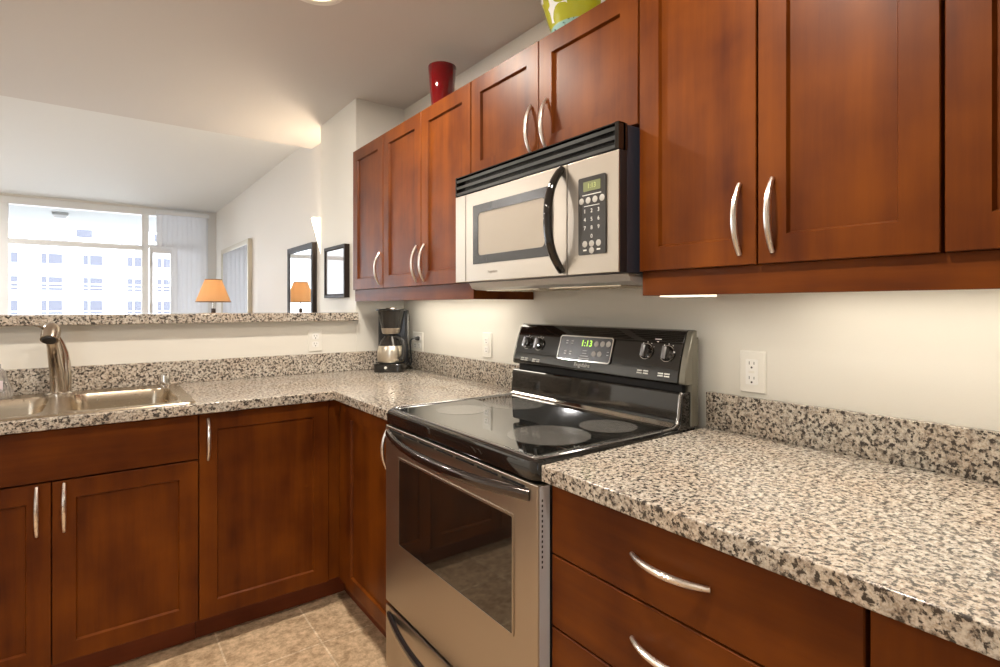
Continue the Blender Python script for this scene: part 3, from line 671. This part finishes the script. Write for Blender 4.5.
MB().rings([[Vector((-1.690+a*sx, -0.115+b*sy, z)) for a, b in rrect(-1, 1, -1, 1, 0.6, 5)] for sx, sy, z in ((0.043, 0.026, 0.9192), (0.047, 0.028, 0.924), (0.045, 0.028, 0.95), (0.032, 0.024, 0.99), (0.027, 0.021, 1.015), (0.021, 0.018, 1.024), (0.012, 0.012, 1.030))]).build('body', CLEARP, sb)
lab = plain('soap_label', (0.72, 0.62, 0.66), 0.4)
MB().rings([[Vector((-1.690+a*sx, -0.1425+dy, z)) for a, dy in ((-1, 0), (1, 0), (1, 0.002), (-1, 0.002))] for sx, z in ((0.022, 0.945), (0.022, 0.985))]).build('label', lab, sb)
MB().lathe([(0.012, 1.029), (0.014, 1.031), (0.014, 1.043), (0.006, 1.046), (0.0055, 1.075), (0.010, 1.078), (0.010, 1.088), (0.004, 1.090)], (-1.690, -0.115, 0), 18).tube([(-1.690, -0.115, 1.084), (-1.690, -0.135, 1.085), (-1.690, -0.150, 1.080)], [0.005, 0.0045, 0.004], 8).build('pump', CLEARP, sb)

# ------------------------------------------------------------------ coffee maker (set diagonally in the corner)
CC = Vector((-0.143, -0.140, CT)); an = math.radians(-37)
MC = Matrix.Translation(CC) @ Matrix.Rotation(an, 4, 'Z')     # local: front = -Y, right = +X
cm = thing('coffee_maker', 'black and steel drip coffee maker standing in the counter corner', 'coffee maker', CC)
def cbox(x0, x1, y0, y1, z0, z1): return MB().box(x0, x1, y0, y1, z0, z1, MC)
def clathe(prof, x, y, seg=32): 
    return MB().lathe([(r, z) for r, z in prof], MC @ Vector((x, y, 0)), seg)
b_ = MB().prism(rrect(-0.078, 0.078, -0.092, 0.080, 0.028), 0.0005, 0.044, 'Z', MC).build('base', BLACKG, cm, bevel=0.003)
MB().lathe([(0.060, 0), (0.060, 0.0015)], MC @ Vector((0, -0.022, 0.0442)), 32).build('warming_plate', BLACKM, b_)
MB().lathe([(0.007, 0), (0.007, 0.002), (0.005, 0.003)], MC @ Vector((-0.012, -0.0925, 0.024)), 14, (MC.to_3x3() @ Matrix.Rotation(PI/2, 3, 'X'))).build('switch', PLASTW, b_)
MB().prism(rrect(-0.079, 0.079, 0.024, 0.079, 0.016), 0.0442, 0.320, 'Z', MC).build('tower', plain('dark_grey_tower', (0.030, 0.031, 0.035), 0.22), cm, bevel=0.003)
cbox(0.0792, 0.0812, 0.036, 0.052, 0.14, 0.30).build('water_gauge', plain('clear_gauge', (0.62, 0.62, 0.60), 0.15), cm)
cbox(0.0792, 0.0815, 0.058, 0.072, 0.262, 0.290).build('side_button', BLACKM, cm)
fb = MB()
fb.lathe([(0.040, 0.196), (0.044, 0.202), (0.049, 0.225), (0.057, 0.262), (0.065, 0.300), (0.067, 0.316)], MC @ Vector((0, -0.020, 0)), 40)
fb = fb.build('filter_basket', plain('smoked_basket', (0.022, 0.020, 0.018), 0.09, 0.0), cm)
MB().lathe([(0.0412, 0.1965), (0.0452, 0.2025), (0.0502, 0.2265), (0.0498, 0.2265)], MC @ Vector((0, -0.020, 0)), 40, cap0=False, cap1=False).build('steel_band', STV, fb)
MB().prism(rrect(-0.074, 0.074, -0.088, 0.079, 0.05, 8), 0.3165, 0.327, 'Z', MC).build('lid', BLACKG, cm, bevel=0.003)
MB().lathe([(0.030, 0.327), (0.028, 0.332), (0.010, 0.334)], MC @ Vector((0, -0.01, 0)), 28).build('lid_cap', STV, cm)
cf = MB().lathe([(0.052, 0.0462), (0.064, 0.049), (0.069, 0.060), (0.069, 0.105), (0.066, 0.122), (0.0605, 0.135)], MC @ Vector((0, -0.022, 0)), 40).build('carafe', steel('carafe_steel', (1, 1, 0.02), (0.74, 0.68, 0.58), 0.30), cm)
MB().lathe([(0.0606, 0.1352), (0.056, 0.148), (0.047, 0.166), (0.036, 0.178), (0.034, 0.186), (0.020, 0.188)], MC @ Vector((0, -0.022, 0)), 40).build('carafe_collar', plain('dark_collar', (0.05, 0.046, 0.042), 0.12, 0.5), cf)
hp = [(0.035, -0.040, 0.176), (0.055, -0.058, 0.175), (0.074, -0.075, 0.160), (0.080, -0.080, 0.125), (0.076, -0.077, 0.085), (0.062, -0.066, 0.064), (0.044, -0.056, 0.066)]
MB().tube([MC @ Vector(p) for p in hp], [0.008, 0.009, 0.010, 0.010, 0.010, 0.009, 0.007], 12).build('handle', plain('grey_black_handle', (0.05, 0.05, 0.05), 0.2), cf)
cord = [(-0.040, -0.110, 0.985), (-0.030, -0.118, 0.952), (-0.026, -0.128, 0.935), (-0.024, -0.135, 0.96), (-0.030, -0.140, 1.01), (-0.042, -0.155, 1.050), (-0.045, -0.172, 1.075), (-0.032, -0.186, 1.082), (-0.020, -0.190, 1.082)]
def smooth_path(P, k=6):
    P = [Vector(p) for p in P]; out = []
    for i in range(len(P)-1):
        a, b, c_, d_ = P[max(i-1, 0)], P[i], P[i+1], P[min(i+2, len(P)-1)]
        for j in range(k):
            t = j/k; out.append(0.5*((2*b)+(-a+c_)*t+(2*a-5*b+4*c_-d_)*t*t+(-a+3*b-3*c_+d_)*t**3))
    return out+[P[-1]]
cd_ = MB().tube(smooth_path(cord), 0.0032, 8).build('power_cord', BLACKM, cm)
MB().tube([(-0.030, -0.187, 1.082), (-0.018, -0.190, 1.082), (-0.009, -0.190, 1.082)], [0.006, 0.011, 0.012], 12).build('plug', BLACKM, cd_)

# ------------------------------------------------------------------ outlets
def outlet(name, label, wall, a, z, w_=0.070, h_=0.112, gfci=False, gang=1):
    P = (lambda u, d, v: Vector((-d, a-u, z+v))) if wall == 'X' else (lambda u, d, v: Vector((a+u, -d, z+v)))
    t = tag(MB().rings([[P(u, d, v) for u, v in rrect(-w_/2+i, w_/2-i, -h_/2+i, h_/2-i, 0.004, 3)] for i, d in ((0, 0.0003), (0, 0.003), (0.003, 0.006))]).build(name, PLASTW, loc=P(0, 0, -h_/2)), label, 'outlet')
    for g in range(gang):
        uo = 0 if gang == 1 else (-0.023 if g == 0 else 0.023)
        if gfci:
            rc = MB().rings([[P(uo+u, d, v) for u, v in rrect(-0.0165, 0.0165, -0.0335, 0.0335, 0.002, 3)] for d in (0.005, 0.0085)]).build('receptacle', plain('receptacle_white', (0.86, 0.85, 0.82), 0.3), t)
        else:
            rc = MB()
            for v0 in (-0.0195, 0.0195): rc.rings([[P(uo+u, d, v0+v) for u, v in rrect(-0.0165, 0.0165, -0.014, 0.014, 0.008, 4)] for d in (0.005, 0.0082)])
            rc = rc.build('receptacle', plain('receptacle_white', (0.86, 0.85, 0.82), 0.3), t)
        sl_ = MB()
        for v0 in (-0.0195, 0.0195):
            for u0, hh in ((-0.0065, 0.0042), (0.0065, 0.0035)): sl_.rings([[P(uo+u0+u, d, v0+0.004+v) for u, v in ((-0.0009, -hh), (0.0009, -hh), (0.0009, hh), (-0.0009, hh))] for d in (0.008, 0.0088)])
            sl_.rings([[P(uo+u, d, v0-0.0075+v) for u, v in rrect(-0.0026, 0.0026, -0.0026, 0.0026, 0.002, 3)] for d in (0.008, 0.0088)])
        sl_.build('slots', PLASTD, rc)
        if gfci: MB().rings([[P(u, d, v) for u, v in rrect(-0.008, 0.008, -0.003, 0.003, 0.001, 2)] for d in (0.008, 0.0095)]).build('test_button', PLASTW, rc)
    return t
outlet('wall_outlet', 'white outlet on the half wall below the bar ledge', 'Y', -0.5015, 1.0805)
outlet('wall_outlet', 'white outlet with a black plug, beside the coffee maker', 'X', -0.172, 1.0625, 0.112, 0.106, gang=2)
outlet('wall_outlet', 'white outlet on the range wall between coffee maker and range', 'X', -0.8175, 1.0815)
outlet('wall_outlet', 'large white outlet with test button right of the range', 'X', -2.0335, 1.080, 0.071, 0.112, gfci=True)

# ------------------------------------------------------------------ vases on the cabinets
v = MB()
vp = [(0.036, 0.0), (0.042, 0.003), (0.044, 0.02), (0.0525, 0.11), (0.0615, 0.212), (0.0605, 0.214), (0.0585, 0.212), (0.049, 0.11), (0.040, 0.02), (0.012, 0.012)]
v.lathe(vp, (-0.195, -0.752, UT+0.0005), 48)
tag(v.build('red_vase', RED, loc=(-0.195, -0.752, UT)), 'plain red glass vase on top of the left wall cabinets', 'vase')
VG, nt, b_ = nodes('painted_glass'); N = nt.nodes.new; L = nt.links.new
tc = N('ShaderNodeTexCoord'); vo = N('ShaderNodeTexVoronoi'); vo.inputs['Scale'].default_value = 12; vo.inputs['Randomness'].default_value = 0.8
L(tc.outputs['Object'], vo.inputs['Vector'])
cr = N('ShaderNodeValToRGB'); e = cr.color_ramp.elements; cr.color_ramp.interpolation = 'CONSTANT'
e[0].position = 0.0; e[0].color = (0.05, 0.04, 0.01, 1); e[1].position = 0.84; e[1].color = (0.82, 0.82, 0.78, 1)
k_ = e.new(0.20); k_.color = (0.55, 0.50, 0.01, 1); k_ = e.new(0.52); k_.color = (0.42, 0.42, 0.01, 1)
nv = N('ShaderNodeTexNoise'); nv.inputs['Scale'].default_value = 14; L(tc.outputs['Object'], nv.inputs['Vector'])
ad = N('ShaderNodeMath'); ad.operation = 'MULTIPLY_ADD'; ad.inputs[1].default_value = 0.25; L(nv.outputs['Fac'], ad.inputs[0])
L(vo.outputs['Distance'], ad.inputs[2]); L(ad.outputs[0], cr.inputs['Fac'])
sx = N('ShaderNodeSeparateXYZ'); L(tc.outputs['Object'], sx.inputs[0])
ga = N('ShaderNodeMapRange'); ga.inputs['From Min'].default_value = 0.058; ga.inputs['From Max'].default_value = 0.061
L(sx.outputs['Z'], ga.inputs['Value'])
aq = N('ShaderNodeValToRGB'); aq.color_ramp.elements[0].color = (0.02, 0.10, 0.08, 1); aq.color_ramp.elements[1].color = (0.30, 0.52, 0.45, 1); aq.color_ramp.elements[0].position = 0.36; aq.color_ramp.elements[1].position = 0.42
n5 = N('ShaderNodeTexNoise'); n5.inputs['Scale'].default_value = 60; L(tc.outputs['Object'], n5.inputs['Vector']); L(n5.outputs['Fac'], aq.inputs['Fac'])
mx = N('ShaderNodeMix'); mx.data_type = 'RGBA'; L(ga.outputs['Result'], mx.inputs[0]); L(aq.outputs['Color'], mx.inputs[6]); L(cr.outputs['Color'], mx.inputs[7])
L(mx.outputs[2], b_.inputs['Base Color']); b_.inputs['Roughness'].default_value = 0.05; b_.inputs['Coat Weight'].default_value = 0.7; b_.inputs['Coat Roughness'].default_value = 0.02
v = MB()
gp = [(0.055, 0), (0.066, 0.003), (0.076, 0.02), (0.100, 0.08), (0.122, 0.15), (0.134, 0.21), (0.136, 0.255), (0.132, 0.257), (0.129, 0.21), (0.095, 0.085), (0.06, 0.02), (0.02, 0.012)]
v.lathe(gp, (-0.155, -1.545, UT+0.0005), 56)
tag(v.build('glass_vase', VG, loc=(-0.155, -1.545, UT)), 'yellow, white and aqua painted glass vase above the microwave cabinet', 'vase')

# ------------------------------------------------------------------ living room
def framed(name, label, X, y0, y1, z0, z1, fw, dep, fm, gm, cat='picture'):
    t = thing(name, label, cat, (X-dep/2, (y0+y1)/2, z0))
    o = [(y0, z0), (y1, z0), (y1, z1), (y0, z1)]; ins = lambda k: [(y0+k, z0+k), (y1-k, z0+k), (y1-k, z1-k), (y0+k, z1-k)]
    MB().rings([[Vector((x, a, b)) for a, b in P] for x, P in ((X-0.0005, o), (X-dep, o), (X-dep, ins(fw*0.7)), (X-dep+0.008, ins(fw)), (X-0.0005, ins(fw)))], closed=True).build('frame', fm, t)
    g = MB().box(X-dep+0.008, X-0.001, y0+fw*0.9, y1-fw*0.9, z0+fw*0.9, z1-fw*0.9).build('glass', gm, t)
    return t
framed('wall_mirror', 'tall dark framed mirror reflecting the lit table lamp', LX, 0.99, 1.60, 0.95, 1.70, 0.045, 0.032, FRAMEB, MIRROR, 'mirror')
framed('wall_mirror', 'large pale framed mirror nearest the living room window, reflecting the blind', LX, 2.93, 4.36, 0.75, 1.92, 0.05, 0.04, FRAMES, MIRROR, 'mirror')
framed('framed_picture', 'small dark framed glazed picture on the pillar by the cabinets', -0.284, 0.088, 0.417, 1.303, 1.597, 0.022, 0.03, FRAMEB, PICG2)
# wall sconce behind the pillar
SCX, SCY = -0.215, 0.571
s = thing('wall_sconce', 'lit white tapered wall sconce beside the pillar', 'sconce', (SCX, SCY, 1.44))
SHADE = plain('lit_sconce_glass', (0.9, 0.86, 0.75), 0.4, emit=(1.0, 0.90, 0.70), estr=2.2)
sh = MB(); rs = []
for t_ in (0, 0.25, 0.5, 0.75, 1.0):
    r = 0.024+0.088*t_; z = 1.440+0.365*t_
    rs.append([Vector((SCX+r*math.cos(a), SCY+0.004+1.6*r*math.sin(a), z)) for a in [PI*k/16 for k in range(17)]])
sh.rings(rs, True, False).build('shade', SHADE, s)
box(SCX-0.05, SCX+0.05, SCY, SCY+0.004, 1.50, 1.79).build('backplate', NICK, s)
point_light('sconce_lamp', (SCX+0.037, SCY+0.155, 1.80), 14, WARM, 0.04)
# console and lamp
LXc, LYc = -0.571, 2.55
c = thing('console_table', 'dark console table below the bar ledge line carrying the table lamp', 'table', (-0.45, 2.55, FZ))
box(-0.72, -0.21, 1.95, 3.15, 0.84, 0.88).build('tabletop', WDY, c, bevel=0.004)
for x in (-0.69, -0.24):
    for y in (1.99, 3.11): MB().prism([(x-0.025, y-0.025), (x+0.025, y-0.025), (x+0.025, y+0.025), (x-0.025, y+0.025)], FZ, 0.84, 'Z').build('leg', WD, c)
l = thing('table_lamp', 'lit table lamp with a cream cone shade before the window blinds', 'lamp', (LXc, LYc, 0.88))
LB = plain('lamp_base_dark', (0.05, 0.03, 0.02), 0.3)
MB().lathe([(0.075, 0.8805), (0.075, 0.892), (0.03, 0.91), (0.022, 0.98), (0.045, 1.08), (0.05, 1.14), (0.03, 1.185), (0.018, 1.20), (0.018, 1.235), (0.01, 1.237)], (LXc, LYc, 0), 28).build('base', LB, l)
MB().lathe([(0.006, 1.237), (0.006, 1.33)], (LXc, LYc, 0), 12).build('stem', CHROME, l)
MB().lathe([(0.02, 1.33), (0.03, 1.36), (0.03, 1.40), (0.01, 1.43)], (LXc, LYc, 0), 16).build('bulb', plain('lamp_bulb', (0.9, 0.8, 0.6), 0.4, emit=(1, 0.8, 0.5), estr=6), l)
SHM = bpy.data.materials.new('lamp_shade_fabric'); SHM.use_nodes = True; nt = SHM.node_tree; nt.nodes.clear(); N = nt.nodes.new
out = N('ShaderNodeOutputMaterial'); df_ = N('ShaderNodeBsdfDiffuse'); tr_ = N('ShaderNodeBsdfTranslucent'); mx_ = N('ShaderNodeMixShader'); em = N('ShaderNodeEmission'); ad_ = N('ShaderNodeAddShader')
nz = N('ShaderNodeTexNoise'); nz.inputs['Scale'].default_value = 300
df_.inputs[0].default_value = (0.8, 0.60, 0.38, 1); tr_.inputs[0].default_value = (0.88, 0.66, 0.42, 1); mx_.inputs[0].default_value = 0.6
em.inputs[0].default_value = (1.0, 0.50, 0.17, 1); em.inputs[1].default_value = 0.06
nt.links.new(df_.outputs[0], mx_.inputs[1]); nt.links.new(tr_.outputs[0], mx_.inputs[2]); nt.links.new(mx_.outputs[0], ad_.inputs[0]); nt.links.new(em.outputs[0], ad_.inputs[1]); nt.links.new(ad_.outputs[0], out.inputs[0])
MB().lathe([(0.140, 1.293), (0.066, 1.490), (0.0655, 1.490), (0.1385, 1.293)], (LXc, LYc, 0), 48, cap0=False, cap1=False).build('shade', SHM, l)
tr = MB()
for r, z in ((0.1415, 1.293), (0.0670, 1.488)): tr.lathe([(r-0.002, z-0.002), (r+0.0006, z-0.002), (r, z+0.004), (r-0.002, z+0.004)], (LXc, LYc, 0), 48, cap0=False, cap1=False)
tr.build('shade_trim', plain('brown_trim', (0.16, 0.06, 0.03), 0.6), l)
point_light('table_lamp_bulb', (LXc, LYc, 1.395), 9, (1.0, 0.66, 0.34), 0.03)
# vertical blinds
vb = thing('vertical_blind', 'pale grey vertical blind drawn to the right side of the window', 'blind', (-0.45, WY-0.08, FZ))
box(-0.82, -0.262, WY-0.11, WY-0.045, 2.36, 2.40).build('head_rail', WINF, vb)
x = -0.79
while x < -0.27:
    z0 = 1.975 if x < -0.64 else FZ+0.03
    MB().prism([(x-0.030, WY-0.066), (x, WY-0.064), (x+0.030, WY-0.082), (x+0.029, WY-0.084), (x, WY-0.067), (x-0.031, WY-0.069)], z0, 2.36, 'Z').build('slat', BLIND, vb)
    x += 0.052

# ------------------------------------------------------------------ ceiling lamp and added fill lamps (fixtures)
for i, (x, y, p, KC) in enumerate([l+(KC,) for l in CEILING_AND_FILL_LAMPS]+[l+(LC,) for l in LIVING_FILL]):
    lb = ['recessed ceiling lamp glimpsed at the top edge over the range corner', 'unseen fill lamp added in the ceiling above the sink side', 'unseen fill lamp added in the ceiling in the middle of the kitchen', 'unseen fill lamp added in the ceiling behind the camera toward the left', 'unseen fill lamp added in the living room nearer the kitchen', 'unseen fill lamp added in the living room nearer the window'][i]
    t = thing('ceiling_or_fill_light', lb, 'lamp', (x, y, KC-0.010), 'recessed ceiling lamps')
    MB().lathe([(0.098, KC-0.0005), (0.098, KC-0.006), (0.080, KC-0.010), (0.072, KC-0.006), (0.072, KC-0.0005)], (x, y, 0), 40, cap0=False, cap1=False).build('trim_ring', PLASTW, t)
    MB().lathe([(0.0715, KC-0.0008), (0.0715, KC-0.004), (0.03, KC-0.005)], (x, y, 0), 32).build('lens', LENS, t)
